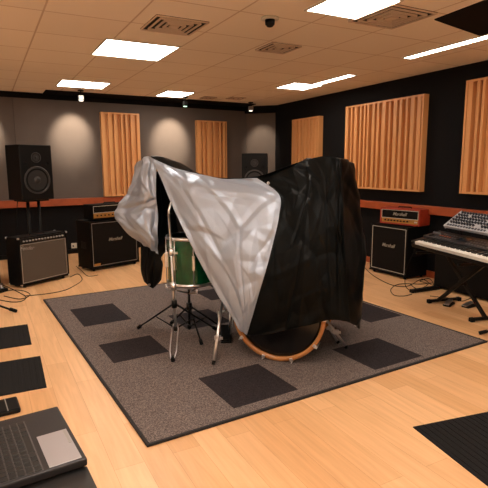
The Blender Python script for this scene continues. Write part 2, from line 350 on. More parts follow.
# ---------------------------------------------------------------- amplifiers (local +x viewer right, front at y=0, body to +y)
def corner_caps(t,m,w,d,h,z0=0):
    for x in (-w/2,w/2):
        for z in (z0,z0+h):
            for y in (0,d):
                sx=.022;MB().box(x-(sx if x>0 else .003),x+(sx if x<0 else .003),y-(.003 if y==0 else sx),y+(sx if y==0 else .003),z-(sx if z>z0 else .003),z+(sx if z==z0 else .003),.003).build('corner_cap',m,t)
def amp_cab(loc,rz,w,d,h,label,slant=0,trim=WHITE,badge=False):
    t=thing('guitar_cabinet',label,'guitar cabinet',loc,rz,'guitar speaker cabinets')
    z0=.03
    b=MB();e=.03
    b.box(-w/2,w/2,.02,d,z0,h,.008)
    b.box(-w/2,-w/2+e,0,.022,z0,h,.004);b.box(w/2-e,w/2,0,.022,z0,h,.004);b.box(-w/2+e,w/2-e,0,.022,z0,z0+e+.01,.004);b.box(-w/2+e,w/2-e,0,.022,h-e,h,.004)
    b.build('cabinet_body',TOLEX,t)
    MB().box(-w/2+e,w/2-e,.008,.021,z0+e+.01,h-e).build('grille_cloth',GR_BLK,t)
    p=MB();q=.006;x=w/2-e-.004;za,zb=z0+e+.014,h-e-.004
    p.box(-x,x,.002,.012,za,za+q);p.box(-x,x,.002,.012,zb-q,zb);p.box(-x,-x+q,.002,.012,za,zb);p.box(x-q,x,.002,.012,za,zb)
    p.build('piping',trim,t)
    text('Marshall',.075,LOGO,t,(0,.004,h*.60),(PI/2,0,0),'logo',shear=.35)
    if badge: MB().box(-w/2+.05,-w/2+.16,.002,.012,z0+.05,z0+.085,.002).build('badge',GOLD,t)
    corner_caps(t,RUB,w,d,h-z0,z0)
    for sx in (-1,1):
        hd=MB();hd.box(sx*w/2-.004,sx*w/2+.006,d*.3,d*.7,h*.5-.05,h*.5+.06,.003);hd.build('side_handle',BLK,t)
    for sx in (-1,1):
        for y in (.05,d-.05): MB().lathe([(0,0),(.018,0),(.022,z0),(0,z0)],Matrix.Translation((sx*(w/2-.06),y,0)),16).build('foot',RUB,t)
    return t
def amp_head(loc,rz,w,d,h,label,body,lab,split=.42,logo=True):
    t=thing('amplifier_head',label,'amplifier head',loc,rz,'amplifier heads on the cabinets')
    z0=.012;b=MB();e=.022
    b.box(-w/2,w/2,.03,d,z0,h,.008);b.box(-w/2,-w/2+e,0,.035,z0,h,.004);b.box(w/2-e,w/2,0,.035,z0,h,.004);b.box(-w/2+e,w/2-e,0,.035,z0,z0+e,.004);b.box(-w/2+e,w/2-e,0,.035,h-e,h,.004)
    b.build('head_body',body,t)
    zs=z0+e+(h-z0-2*e)*split
    MB().box(-w/2+e,w/2-e,.012,.031,z0+e,zs).build('control_panel',GOLD,t)
    MB().box(-w/2+e,w/2-e,.010,.031,zs,h-e).build('grille_cloth',GR_BLK,t)
    p=MB();x=w/2-e;q=.007
    p.box(-x,x,.004,.014,zs,zs+q);p.box(-x,x,.004,.014,h-e-q,h-e);p.box(-x,-x+q,.004,.014,zs,h-e);p.box(x-q,x,.004,.014,zs,h-e);p.build('piping',WHITE,t)
    if logo: text('Marshall',.068,LOGO,t,(0,.006,(zs+h-e)/2+.002),(PI/2,0,0),'logo',shear=.35)
    zc=(z0+e+zs)/2
    for k in range(8):
        xx=-w/2+.09+k*(w-.2)/8.6
        MB().lathe([(0,.018),(.009,.018),(.012,0),(0,0)],Matrix.Translation((xx,.012,zc))@Matrix.Rotation(PI/2,4,'X'),14).build('knob',BLK,t)
    for xx in (w/2-.07,w/2-.045): MB().box(xx-.006,xx+.006,.0,.012,zc-.01,zc+.01,.002).build('switch',WHITE,t)
    MB().tube([(-.11,d/2,h),(-.10,d/2,h+.018),(.10,d/2,h+.018),(.11,d/2,h)],.008,8).build('handle',RUB,t)
    for sx in (-1,1):
        for y in (.05,d-.05): MB().lathe([(0,0),(.016,0),(.016,z0),(0,z0)],Matrix.Translation((sx*(w/2-.06),y,0)),12).build('foot',RUB,t)
    return t
aL=.39
amp_cab((1.835,7.975,0),aL-.05,.90,.42,.80,'black cabinet with thin grey trim on the left, standing beside the combo amplifier',trim=SILV,badge=True)
amp_head((1.85,8.02,.803),aL-.05,.80,.27,.25,'black amplifier head with gold control panel on the left cabinet',TOLEX,None,logo=False)
amp_cab((5.29,5.37,0),-PI/2+.02,.74,.44,.765,'black cabinet with white piping against right wall behind the keyboard')
amp_head((5.37,5.25,.768),-PI/2+.20,.66,.29,.25,'red amplifier head with white-edged black grille under the wide slat panel',RTOLEX,None,split=.34)
# combo
t=thing('combo_amplifier','wide combo amplifier with brown-grey grille and knob row under the left speaker','combo amplifier',(.69,7.385,0),.566)
w_,d_,h_=.82,.27,.70
b=MB();e=.03
b.box(-w_/2,w_/2,.03,d_,.03,h_,.008);b.box(-w_/2,-w_/2+e,0,.035,.03,h_,.004);b.box(w_/2-e,w_/2,0,.035,.03,h_,.004);b.box(-w_/2+e,w_/2-e,0,.035,.03,.065,.004);b.build('cabinet_body',TOLEX,t)
MB().box(-w_/2+e,w_/2-e,.008,.031,.065,.605).build('grille_cloth',GR_GRY,t)
p=MB();x=w_/2-e;q=.010
p.box(-x,x,.0,.012,.065,.065+q);p.box(-x,x,.0,.012,.605-q,.605);p.box(-x,-x+q,.0,.012,.065,.605);p.box(x-q,x,.0,.012,.065,.605);p.build('piping',SILV,t)
MB().box(-w_/2+e,w_/2-e,.012,.034,.606,.685).build('control_panel',mat('panel_black',(16,16,16),.3),t)
for k in range(14):
    MB().lathe([(0,.02),(.010,.02),(.014,0),(0,0)],Matrix.Translation((-w_/2+.09+k*.05,.012,.645))@Matrix.Rotation(PI/2,4,'X'),14).build('knob',SILV,t)
text('Fender',.075,SILV,t,(-w_/2+.13,.003,.545),(PI/2,.08,0),'logo',shear=.4)
corner_caps(t,CHR,w_,d_,h_-.03,.03)
for sx in (-1,1): MB().lathe([(0,0),(.02,0),(.022,.03),(0,.03)],Matrix.Translation((sx*.33,.05,0)),16).build('foot',RUB,t)
for sx in (-1,1): MB().lathe([(0,0),(.02,0),(.022,.03),(0,.03)],Matrix.Translation((sx*.33,.22,0)),16).build('foot',RUB,t)
MB().tube([(-.12,.15,h_),(-.11,.15,h_+.022),(.11,.15,h_+.022),(.12,.15,h_)],.009,8).build('handle',RUB,t)
# ---------------------------------------------------------------- monitors
CONE=mat('speaker_cone',(30,29,29),.5);SURR=mat('rubber_surround',(48,46,46),.4)
def monitor(loc,rz,w,d,h,label):
    t=thing('studio_monitor',label,'speaker',loc,rz,'studio monitor speakers')
    MB().box(-w/2,w/2,0,d,0,h,.012).build('cabinet_body',BLK,t)
    def drv(x,z,r,nm_):
        m=Matrix.Translation((x,0,z))@Matrix.Rotation(PI/2,4,'X')
        g=MB().lathe([(r*1.12,0),(r*1.12,.008),(r,.010),(r*.97,.002)],m,36).build(nm_,SURR,t)
        MB().lathe([(r*.99,.0015),(r*.93,.009),(r*.86,.008),(r*.8,.001)],m,36).build('surround',RUB,g)
        MB().lathe([(r*.82,.0035),(r*.3,.001),(r*.28,.006),(r*.14,.012),(0,.013)],m,36).build('cone',CONE,g)
    drv(0,h*.36,w*.36,'woofer');drv(0,h*.77,w*.13,'tweeter')
    for sx in (-1,1):
        m=Matrix.Translation((sx*w*.33,0,h*.66))@Matrix.Rotation(PI/2,4,'X')
        MB().lathe([(w*.06,0),(w*.06,.004),(w*.05,.004),(w*.05,.001),(0,.001)],m,20).build('port',RUB,t)
    return t
monitor((.70,7.80,1.17),.42,.50,.40,.80,'large black studio monitor raised on a stand behind the combo amplifier')
t=thing('speaker_stand','black twin pole stand carrying the left studio monitor','speaker stand',(.62,7.98,0),.42)
MB().box(-.2,.2,-.16,.18,0,.02,.004).build('base_plate',BLKM,t)
MB().box(-.19,.19,-.15,.17,1.145,1.168,.004).build('top_plate',BLKM,t)
for x in (-.07,.10): MB().tube([(x,0,.02),(x,0,1.146)],.024,14).build('pole',BLKM,t)
MB().tube([(-.16,.12,1.15),(-.18,.16,.9),(-.15,.2,.5),(-.1,.2,.1)],.006,6).build('cable',RUB,t)
monitor((4.66,8.35,1.09),-.56,.50,.36,.80,'black studio monitor on a stand in front of the corner pier')
t=thing('speaker_stand','black stand under the studio monitor by the corner pier','speaker stand',(4.74,8.48,0),-.60)
MB().box(-.2,.2,-.16,.18,0,.02,.004).build('base_plate',BLKM,t)
MB().box(-.18,.18,-.15,.17,1.065,1.088,.004).build('top_plate',BLKM,t)
for x in (-.08,.08): MB().tube([(x,0,.02),(x,0,1.066)],.022,14).build('pole',BLKM,t)
# wall outlet
t=thing('wall_outlet','small white outlet low on black wall between combo and left cabinet','wall outlet',(1.44,WL(1.44),.10),al)
MB().box(-.05,.05,-.012,0,0,.10,.003).build('cover_plate',WHITE,t)
MB().box(-.03,-.005,-.016,-.010,.03,.06,.001).build('socket',BLK,t)
MB().box(.005,.03,-.04,-.010,.03,.065,.003).build('plug',WHITE,t)
# ---------------------------------------------------------------- drum kit
K=Vector((2.127,3.35,0));A=Vector((.676,-.736,0)).normalized();B=Vector((.736,.676,0)).normalized();RTOP=.0145
KRZ=math.atan2(A.y,A.x)
def ray(x,y): return fw+(x-244)/F*rt+(244-y)/F*up
def KP(x,y,d):
    r=ray(x,y);t=(K.dot(B)+d)/(r.dot(B));return Vector((0,0,H))+r*t
t=thing('bass_drum','large bass drum with orange wooden hoop peeking from under the cover','drum',(K.x-.05*B.x-.02*A.x,K.y-.05*B.y-.02*A.y,RTOP),KRZ)
R_=.40;AX=Matrix.Translation((0,0,R_+.004))@Matrix.Rotation(-PI/2,4,'X')   # local z -> +y (into the kit)
MB().lathe([(R_,-.0),(R_,.045),(R_-.034,.045),(R_-.034,.0)],AX,96,True).build('hoop',HOOPW,t)
MB().lathe([(R_,.50),(R_,.545),(R_-.022,.545),(R_-.022,.50)],AX,96,True).build('hoop',HOOPW,t)
MB().lathe([(R_-.03,.046),(R_-.03,.499)],AX,72,True).build('shell',GREEN,t)
MB().lathe([(R_-.035,.03),(R_-.05,.022),(0,.022)],AX,72).build('drum_head',mat('black_head',(12,12,13),.25),t)
for k in range(10):
    a=-PI/2+.31+k*2*PI/10
    cx,cz=math.cos(a),math.sin(a);m=Matrix.Translation((cx*(R_+.0),0,R_+.004+cz*(R_+.0)))@Matrix.Rotation(-(a),4,'Y')
    g=MB().box(-.022,.010,-.008,.055,-.014,.014,.004,m).build('claw',CHR,t)
    MB().tube([m@Vector((.014,-.02,0)),m@Vector((.014,.13,0))],.005,8).build('tension_rod',CHR,g)
# spurs
def spur(tp,ft,lab):
    T=Vector(tp);Fp=Vector(ft);dirn=(Fp-T)
    g=MB().tube([T,T+dirn*.97],.013,12).build('spur',CHR,t)
    MB().tube([T+dirn*.95,Fp],.014,12).build('rubber_foot',RUB,g)
    m=Matrix.Translation(T+dirn*.62)
    MB().box(-.022,.03,-.018,.018,-.02,.02,.005,m).build('clamp',CHR,g)
    MB().box(.03,.05,-.006,.006,-.012,.012,.002,m).build('wing_bolt',CHR,g)
iv=Matrix.Translation((K.x-.05*B.x-.02*A.x,K.y-.05*B.y-.02*A.y,RTOP))@Matrix.Rotation(KRZ,4,'Z');iv=iv.inverted()
def kl(x,y,w): # world point at pixel on horizontal distance w, in kit space
    r=ray(x,y);q=w/(r.x*math.sin(YAW)+r.y*math.cos(YAW));return iv@(Vector((0,0,H))+r*q)
spur(iv@Vector((1.80,3.80,.50)),iv@Vector((1.56,3.50,RTOP+.014)),'left')
s2=iv@Vector((2.60,3.50,.38));spur(s2,iv@Vector((2.77,3.26,RTOP+.014)),'right')
spur(s2+Vector((-.05,.1,0)),iv@Vector((2.77,3.26,RTOP+.014))+Vector((-.09,.10,0)),'right')
MB().box(-.045,.03,-.02,.13,-.03,.03,.01,Matrix.Translation(s2)).build('spur_bracket',CHR,t)
# green tom / snare on stand
def drum(name,loc,R,h,label,tilt=0):
    t=thing(name,label,'drum',loc,.3);m=Matrix.Rotation(tilt,4,'X')
    MB().lathe([(R,.02),(R,h-.02)],m,56,True).build('shell',GREEN,t)
    for z in (0,h-.03):
        MB().lathe([(R+.001,z),(R+.012,z),(R+.012,z+.03),(R+.001,z+.03)],m,56,True).build('rim',CHR,t)
    MB().lathe([(R,h-.012),(0,h-.012)][::-1],m,56).build('drum_head',WHITE,t)
    MB().lathe([(R,.012),(0,.012)][::-1],m,56).build('bottom_head',WHITE,t)
    for k in range(8):
        a=2*PI*k/8+.2;x,y=math.cos(a)*R,math.sin(a)*R
        l=MB().box(-.005,.028,-.012,.012,h*.35,h*.65,.005,m@Matrix.Translation((x,y,0))@Matrix.Rotation(a,4,'Z')).build('lug',CHR,t)
        MB().tube([m@Vector((x*1.06,y*1.06,.012)),m@Vector((x*1.06,y*1.06,h-.01))],.0045,8).build('tension_rod',CHR,l)
    return t
drum('floor_tom',(1.725,4.36,.525),.225,.47,'glossy green drum with chrome rim hanging under the silver cover')
def tripod(t,base,ptop,zh,feet,r=.012,m=CHR,lm=BLKM,zlow=.06):
    b0=Vector((base[0],base[1],zlow));MB().tube([b0,Vector(ptop)],r,12).build('pole',m,t)
    hb=b0+(Vector(ptop)-b0).normalized()*(zh-zlow)
    MB().tube([hb-Vector((0,0,.04)),hb+Vector((0,0,.03))],r*2.1,12).build('collar',lm,t)
    lo=b0+Vector((0,0,.015));MB().tube([lo,lo+Vector((0,0,.04))],r*1.8,12).build('collar',lm,t)
    for f in feet:
        f=Vector(f);g=MB().tube([hb,f],.009,8).build('leg',lm,t)
        mid=hb.lerp(f,.5);MB().tube([lo+Vector((0,0,.02)),mid],.007,8).build('brace',lm,g)
        dv=(f-hb).normalized();MB().tube([f-dv*.05,f],.017,10).build('rubber_foot',RUB,g)
Z=RTOP+.014
t=thing('cymbal_stand','chrome cymbal stand with spread tripod legs left of the bass drum','cymbal stand',(0,0,0))
PT=KP(169,214,.17);PB=KP(176,186,.34);PC=KP(158,170,.44)
tripod(t,(1.44,4.05),tuple(PT),.42,[(1.275,4.72,Z),(1.95,4.30,Z)],.0125,CHR,BLKM,.16)
MB().tube([PT-Vector((0,0,.02)),PT+Vector((0,0,.03)),PB,PC],.010,10).build('boom_arm',CHR,t)
MB().tube([(1.432,4.06,.55),(1.432,4.06,.62)],.022,12).build('clamp',CHR,t)
MB().tube([(1.425,4.07,.86),(1.425,4.07,.93)],.022,12).build('clamp',CHR,t)
MB().box(1.43,1.47,4.03,4.05,.88,.9,.003).build('wing_bolt',CHR,t)
MB().lathe([(0,.035),(.03,.03),(.05,.012),(.13,-.01),(.13,-.013),(.05,.008),(0,.02)],Matrix.Translation(PC),48).build('cymbal',BRASS,t)
# wire loop foot
F0=Vector((1.30,3.765,Z+.006));hub=Vector((1.437,4.05,.24));side=Vector((.9,-.43,0)).normalized()*.028
g=MB().tube([hub-side*.5,hub.lerp(F0,.15)-side,hub.lerp(F0,.8)-side,F0-side*.5,F0+side*.5,hub.lerp(F0,.8)+side,hub.lerp(F0,.15)+side,hub+side*.5],.0055,8).build('wire_leg',CHR,t)
MB().tube([F0+Vector((.01,.03,.0)),F0+Vector((-.008,-.035,-.002))],.018,10).build('rubber_foot',RUB,g)
t=thing('snare_stand','black low tripod stand directly beneath the green drum','drum stand',(0,0,0))
tripod(t,(1.68,4.33),(1.69,4.35,.46),.30,[(1.62,4.70,Z),(2.03,4.30,Z),(1.66,3.98,Z)],.013,BLKM,BLKM)
for k in range(3):
    a=k*2.09+.5;MB().tube([(1.69,4.35,.42),(1.69+.19*math.cos(a),4.35+.19*math.sin(a),.465),(1.69+.222*math.cos(a),4.35+.222*math.sin(a),.475),(1.69+.226*math.cos(a),4.35+.226*math.sin(a),.51)],.008,8).build('basket_arm',CHR,t)
# bass drum pedal + cluster by batter side
t=thing('drum_pedal','black foot pedal with chrome springs beside the green drum','pedal',(1.95,4.08,RTOP),-.4)
MB().box(-.05,.05,-.17,.15,.0,.012,.003).build('base_plate',BLKM,t)
MB().box(-.042,.042,-.15,.10,-.006,.006,.003,Matrix.Translation((0,0,.06))@Matrix.Rotation(.28,4,'X')).build('footboard',BLKM,t)
for sx in (-1,1):
    MB().tube([(sx*.055,.13,.012),(sx*.055,.13,.22)],.010,10).build('post',CHR,t)
MB().tube([(-.075,.13,.215),(.085,.13,.215)],.008,10).build('axle',CHR,t)
MB().tube([(.078,.13+.008*math.cos(k),.05+.0035*k) for k in range(0,44)],.003,5).build('spring',CHR,t)
MB().tube([(0,.13,.21),(0,.04,.36)],.005,8).build('beater_rod',CHR,t)
MB().tube([(0,.05,.345),(0,.02,.385)],.024,14).build('beater',WHITE,t)
# ---------------------------------------------------------------- the cover
def cr(a,b,c,d,t): return .5*((2*b)+(c-a)*t+(2*a-5*b+4*c-d)*t*t+(3*b-a-3*c+d)*t**3)
from mathutils.geometry import delaunay_2d_cdt
def crumpler(n,amp,seed,asp=1.0):
    rg=random.Random(seed);P=[Vector((0,0)),Vector((1,0)),Vector((1,1)),Vector((0,1))]
    for k in range(int(n**.5)): P+= [Vector((rg.random(),0)),Vector((rg.random(),1)),Vector((0,rg.random())),Vector((1,rg.random()))]
    for k in range(n): P.append(Vector((rg.random(),rg.random())))
    P=[Vector((p.x*asp,p.y)) for p in P]
    vs,_,fs,*_r=delaunay_2d_cdt(P,[],[],0,1e-6);h=[rg.uniform(-1,1)*amp for _ in vs];G=24;bins={}
    for f in fs:
        a,b,c=[vs[i] for i in f]
        for gi in range(int(min(a.x,b.x,c.x)/asp*G),int(max(a.x,b.x,c.x)/asp*G)+1):
            for gj in range(int(min(a.y,b.y,c.y)*G),int(max(a.y,b.y,c.y)*G)+1): bins.setdefault((gi,gj),[]).append(f)
    def fn(u,v):
        x,y=u*asp,v
        for f in bins.get((int(u*G),int(v*G)),[]):
            a,b,c=[vs[i] for i in f];D=(b.y-c.y)*(a.x-c.x)+(c.x-b.x)*(a.y-c.y)
            if abs(D)<1e-12: continue
            l1=((b.y-c.y)*(x-c.x)+(c.x-b.x)*(y-c.y))/D;l2=((c.y-a.y)*(x-c.x)+(a.x-c.x)*(y-c.y))/D
            if l1>=-1e-6 and l2>=-1e-6 and l1+l2<=1+1e-6: return l1*h[f[0]]+l2*h[f[1]]+(1-l1-l2)*h[f[2]]
        return 0
    return fn
def patch(name,grid,sub,m,parent,seed,amp,creases=(),freq=3.2,ten=.0,folds=None,edge=.3,th=.003):
    n,mm=len(grid),len(grid[0]);nr,nc=(n-1)*sub+1,(mm-1)*sub+1
    def ev(u,v):   # u over columns, v over rows (grid units)
        i=min(int(v),n-2);j=min(int(u),mm-2);fv=v-i;fu=u-j;rows=[]
        for k in (-1,0,1,2):
            q=max(0,min(n-1,i+k));P=[grid[q][max(0,min(mm-1,j+l))] for l in (-1,0,1,2)]
            c=cr(P[0],P[1],P[2],P[3],fu);l=P[1].lerp(P[2],fu);rows.append(c.lerp(l,ten))
        c=cr(*rows,fv);l=rows[1].lerp(rows[2],fv);return c.lerp(l,ten)
    c1=crumpler(24,amp*2.6,seed);c2=crumpler(64,amp*.6,seed+50)
    pts=[[ev(j/sub,i/sub) for j in range(nc)] for i in range(nr)]
    out=[]
    for i in range(nr):
        row=[]
        for j in range(nc):
            p=pts[i][j];du=pts[i][min(j+1,nc-1)]-pts[i][max(j-1,0)];dv=pts[min(i+1,nr-1)][j]-pts[max(i-1,0)][j]
            nn=du.cross(dv);nn=nn.normalized() if nn.length>1e-9 else Vector((0,0,1))
            u,v=j/(nc-1),i/(nr-1);q=p*freq+Vector((seed*7.3,seed*3.1,0))
            d=0
            w1=noise.noise(q);w2=noise.noise(q*2.1+Vector((5,2,9)));w3=noise.noise(q*4.3+Vector((1,8,3)))
            d+=amp*.6*(.35-abs(w1))+c1(u,v)+c2(u,v)
            for (ua,va,ub,vb,am,wd) in creases:
                wd*=.62
                ex,ey=ub-ua,vb-va;L=math.hypot(ex,ey);s=((u-ua)*ex+(v-va)*ey)/(L*L);dd=abs((u-ua)*ey-(v-va)*ex)/L
                if -.15<s<1.15:
                    fa=min(1,(s+.15)/.25,(1.15-s)/.25);d+=am*.45*fa*max(0,1-dd/wd)
            if folds: d+=folds(u,v)
            e=min(u,1-u,v,1-v);fe=min(1,edge+(1-edge)*e/.06)
            row.append(p+nn*d*fe)
        out.append(row)
    b=MB();VV=[[b.bm.verts.new(p) for p in r] for r in out]
    for i in range(nr-1):
        for j in range(nc-1):
            f=b.bm.faces.new((VV[i][j],VV[i][j+1],VV[i+1][j+1],VV[i+1][j]));f.smooth=True
    o=b.build(name,m,parent)
    md=o.modifiers.new('thick','SOLIDIFY');md.thickness=th;md.offset=0
    return o
cov=thing('drum_cover','silver and black crumpled cover draped over the whole drum kit','drum cover',(0,0,0))
def lp(a,b,t): return a+(b-a)*t
# silver front: rows of (left edge, seam) with depth
le=[(150,157.5,.26),(158,172,.20),(172,206,.12),(188,240,.03),(207,277,-.02),(227,310,-.09),(241,331,-.12)]
se=[(257,178,.30),(279,195,.12),(279,216,.02),(273,243,-.06),(266,270,-.13),(257,300,-.15),(247,335,-.13)]
mid0=[(175,168,.34),(196,174,.38),(222,179,.40),(240,178,.36)]
rows=[]
for i in range(7):
    a,c=le[i],se[i];r=[KP(*a)]
    for k in range(1,5):
        f=k/5
        if i==0: r.append(KP(*mid0[k-1]))
        else:
            x,y,d=lp(a[0],c[0],f),lp(a[1],c[1],f),lp(a[2],c[2],f)
            d-=.05*math.sin(PI*f)*(1 if i<6 else .2)
            if i==1: y+=(4,6,2,-1)[k-1]
            r.append(KP(x,y,d))
    r.append(KP(*c));rows.append(r)
SC=[(.02,.1,.12,.9,.020,.10),(.10,.02,.30,.55,.022,.07),(.30,.02,.62,.42,-.022,.07),(.32,.22,.75,.25,.025,.07),(.62,.42,.95,.18,.018,.06),
    (.62,.42,.98,.52,-.016,.06),(.55,.6,.96,.62,.020,.06),(.40,.50,.62,.42,.015,.05),(.62,.42,.55,.85,.018,.06),(.3,.75,.9,.72,.014,.05),(.05,.35,.45,.75,-.018,.06),(.5,.06,.95,.12,.018,.06),(.2,.9,.9,.86,.012,.04)]
patch('silver_front_panel',rows,26,SILVER,cov,1,.010,SC,3.0)
# black front: seam -> right corner ridge
top=[(257,178,.30),(272,173,.34),(290,167,.32),(308,160,.26),(325,156.5,.20),(341,159,.08)]
rc=[(341,159,.08),(342,178,.04),(343,203,.01),(344,236,-.05),(346,268,-.09),(348,298,-.10),(350,322,-.10)]
bot=[(247,335,-.13),(268,334,-.15),(289,329,-.15),(309,325,-.15),(331,320,-.13),(350,322,-.10)]
rows=[]
for i in range(7):
    r=[]
    for k in range(6):
        f=k/5;g=i/6
        a=se[i];c=rc[i]
        if i==0: x,y,d=top[k]
        elif i==6: x,y,d=bot[k]
        else:
            # transfinite blend
            xa,ya,da=[lp(a[q],c[q],f) for q in range(3)]
            xt=[top[k][q]-lp(top[0][q],top[5][q],f) for q in range(3)];xb=[bot[k][q]-lp(bot[0][q],bot[5][q],f) for q in range(3)]
            x,y,d=[v+lp(xt[q],xb[q],g)*1.0 for q,v in enumerate((xa,ya,da))]
            d-=.05*math.sin(PI*f)*math.sin(PI*g)
        r.append(KP(x,y,d))
    rows.append(r)
BC=[(.45,.02,.98,.62,.028,.07),(.98,.02,.55,.60,-.022,.08),(.1,.35,.6,.62,.020,.07),(.6,.62,.98,.60,.018,.05),(.6,.62,.75,.98,.022,.06),(.1,.7,.6,.62,-.02,.06),
    (.35,.98,.42,.55,.025,.06),(.15,.1,.5,.3,.02,.06),(.7,.1,.8,.9,.018,.05),(.9,.05,.88,.95,.03,.05),(.55,.05,.3,.5,.022,.05),(.05,.55,.25,.95,.015,.05),(.2,.85,.8,.78,.015,.05)]
patch('black_front_panel',rows,26,BLACKF,cov,2,.010,BC,3.0)
# right side panel
sd=[[(341,159,.08),(348,161,.35),(354,164,.62),(352,168,.95)],[(342,178,.04),(351,182,.35),(356,187,.62),(354,190,.95)],[(343,203,.01),(353,205,.35),(359,208,.62),(356,210,.95)],
    [(344,236,-.05),(355,234,.35),(363,234,.60),(356,240,.95)],[(346,268,-.09),(355,266,.30),(363,266,.55),(357,268,.95)],[(348,298,-.10),(356,297,.25),(363,297,.50),(358,298,.92)],[(350,322,-.10),(356,327,.20),(362,328,.42),(358,318,.90)]]
def sfold(u,v): return .022*math.sin(u*9+2*v)*min(1,v*3)+.03*max(0,1-abs(v-.46)/.05)*max(0,u-.3)
patch('black_side_panel',[[KP(*q) for q in r] for r in sd],16,BLACKF,cov,3,.014,[(.1,.1,.8,.5,.02,.08),(.8,.45,.2,.9,-.02,.08)],3.0,folds=sfold)
for q in ((355,324,.17),):
    p=KP(*q);MB().lathe([(.005,0),(.012,0),(.012,.004),(.005,.004)],Matrix.Translation(p+Vector((.0,-.014,0))-B*.01)@Matrix.Rotation(KRZ,4,'Z')@Matrix.Rotation(PI/2,4,'X'),16,True).build('eyelet',CHR,cov)
p=KP(269,183,.12);MB().lathe([(.005,0),(.012,0),(.012,.004),(.005,.004)],Matrix.Translation(p-B*.02)@Matrix.Rotation(KRZ,4,'Z')@Matrix.Rotation(PI/2,4,'X'),16,True).build('eyelet',CHR,cov)
# top and back, all the way round
tp=[KP(150,157.5,.26),KP(175,168,.34),KP(196,174,.38),KP(222,179,.40),KP(257,178,.30),KP(290,167,.32),KP(325,156.5,.20),KP(341,159,.08)]
rows=[tp]
bx=[lp(-.95,.62,k/7) for k in range(8)]
def bk(k,d,z,x=1.0):
    a=tp[k];s=(a-K).dot(A);return K+A*(s*x)+B*d+Vector((0,0,z-0))
rows.append([p+B*(.32 if k<6 else .45)+Vector((0,0,(-.02,-.05,-.10,-.12,-.10,-.08,-.05,-.02)[k])) for k,p in enumerate(tp)])
rows.append([bk(k,1.05,1.46+(.04 if k in (0,7) else -.04*math.sin(k)),1) for k in range(8)])
rows.append([bk(k,1.16,1.05,1.03) for k in range(8)])
rows.append([bk(k,1.20,.60,1.05) for k in range(8)])
rows.append([bk(k,1.22,.24+.05*math.sin(k*2),1.08) for k in range(8)])
patch('black_top_and_back_panel',rows,12,BLACKF,cov,4,.02,(),2.6)
# silver lobe over the cymbal
lb=[[(150,161,.62),(136,163,.45),(142,159,.33),(149,156.5,.27),(157,162,.30)],
    [(146,180,.66),(131,179,.46),(138,178,.33),(146,175,.22),(156,174,.24)],
    [(140,198,.68),(126,197,.46),(134,197,.30),(145,196,.18),(156,194,.22)],
    [(134,212,.68),(117,212,.48),(129,214,.34),(144,210,.22),(157,206,.25)],
    [(136,222,.66),(122,222,.46),(134,225,.28),(146,226,.14),(158,222,.20)],
    [(146,234,.62),(133,234,.44),(142,237,.26),(151,238,.14),(158,238,.20)],
    [(154,246,.58),(150,248,.40),(153,250,.28),(155,252,.20),(158,254,.22)]]
LC=[(.2,.46,1,.40,.035,.07),(.5,.02,.3,.45,.02,.07),(.6,.1,.95,.4,-.02,.07),(.3,.5,.7,.95,.028,.09),(.55,.5,.85,.9,-.022,.08),(.2,.3,.8,.35,.02,.06)]
patch('silver_side_flap',[[KP(*q) for q in r] for r in lb],16,SILVER,cov,5,.018,LC,4.2)
# black lining seen through the opening, ending in the hanging corner
ln=[[(151,164,.42),(155,164,.40),(160,168,.40),(163,172,.40)],[(149,190,.62),(155,190,.55),(163,192,.52),(170,196,.50)],[(146,215,.68),(154,215,.60),(166,218,.55),(176,224,.50)],
    [(141,236,.68),(152,238,.60),(163,240,.55),(177,245,.50)],[(141,254,.66),(149,256,.58),(157,256,.55),(162,254,.52)],[(141,270,.62),(148,272,.55),(156,270,.52),(162,266,.50)],[(144,281,.60),(151,288,.54),(155,287,.52),(161,280,.50)]]
patch('black_lining_corner',[[KP(*q) for q in r] for r in ln],12,BLACKF,cov,6,.014,(),3.5)
p=KP(151,284,.53);MB().lathe([(.005,0),(.011,0),(.011,.004),(.005,.004)],Matrix.Translation(p-B*.03)@Matrix.Rotation(KRZ,4,'Z')@Matrix.Rotation(PI/2,4,'X'),16,True).build('eyelet',CHR,cov)

# ---------------------------------------------------------------- keyboard rig (local x: viewer right, y: away)
KX=Vector((4.45,4.1,0));krz=math.atan2(-.971,-.237)
t=thing('keyboard','black electronic keyboard with white keys standing on an X stand','keyboard',(4.43,4.11,.69),krz)
KWd=1.28
tl=Matrix.Rotation(.21,4,'X')
b=MB();b.box(0,KWd,0,.40,0,.044,.008,tl);b.box(0,KWd,.15,.40,.04,.062,.004,tl);b.box(0,.075,-.0,.17,.06,.082,.006,tl);b.box(KWd-.02,KWd,0,.17,.06,.082,.006,tl)
pn=b.build('keyboard_body',BLK,t)
b=MB();b.box(.005,KWd-.005,.165,.40,.0,.045,.006,tl@Matrix.Translation((0,0,.058))).build('control_panel',mat('panel_dark',(26,27,31),.4),t)
wk=MB();nW=52;kw=(KWd-.10)/nW
for k in range(nW): wk.box(.078+k*kw+.0006,.078+(k+1)*kw-.0006,.002,.16,.044,.079,.002,tl)
wk.build('white_keys',KEYW,t)['kind']='stuff'
bk_=MB()
for k in range(nW-1):
    if k%7 in (0,1,3,4,5): bk_.box(.078+(k+1)*kw-.0065,.078+(k+1)*kw+.0065,.06,.158,.078,.091,.002,tl)
bk_.build('black_keys',KEYB,t)['kind']='stuff'
random.seed(4);SCR=emit('screen_glow',(130,170,200),.35)
MB().box(.50,.66,.24,.34,.103,.106,0,tl).build('screen',mat('screen_glass',(34,42,52),.15),t)
BW=mat('button_grey',(120,122,126),.5);BO=mat('button_orange',(200,110,60),.5)
for r in range(3):
    for k in range(24):
        x=.2+k*.043
        if .48<x<.68: continue
        MB().box(x-.008,x+.008,.195+r*.06,.205+r*.06+.006,.103,.108,.001,tl).build('button',BO if (k<5 and r==1) else BW,t)
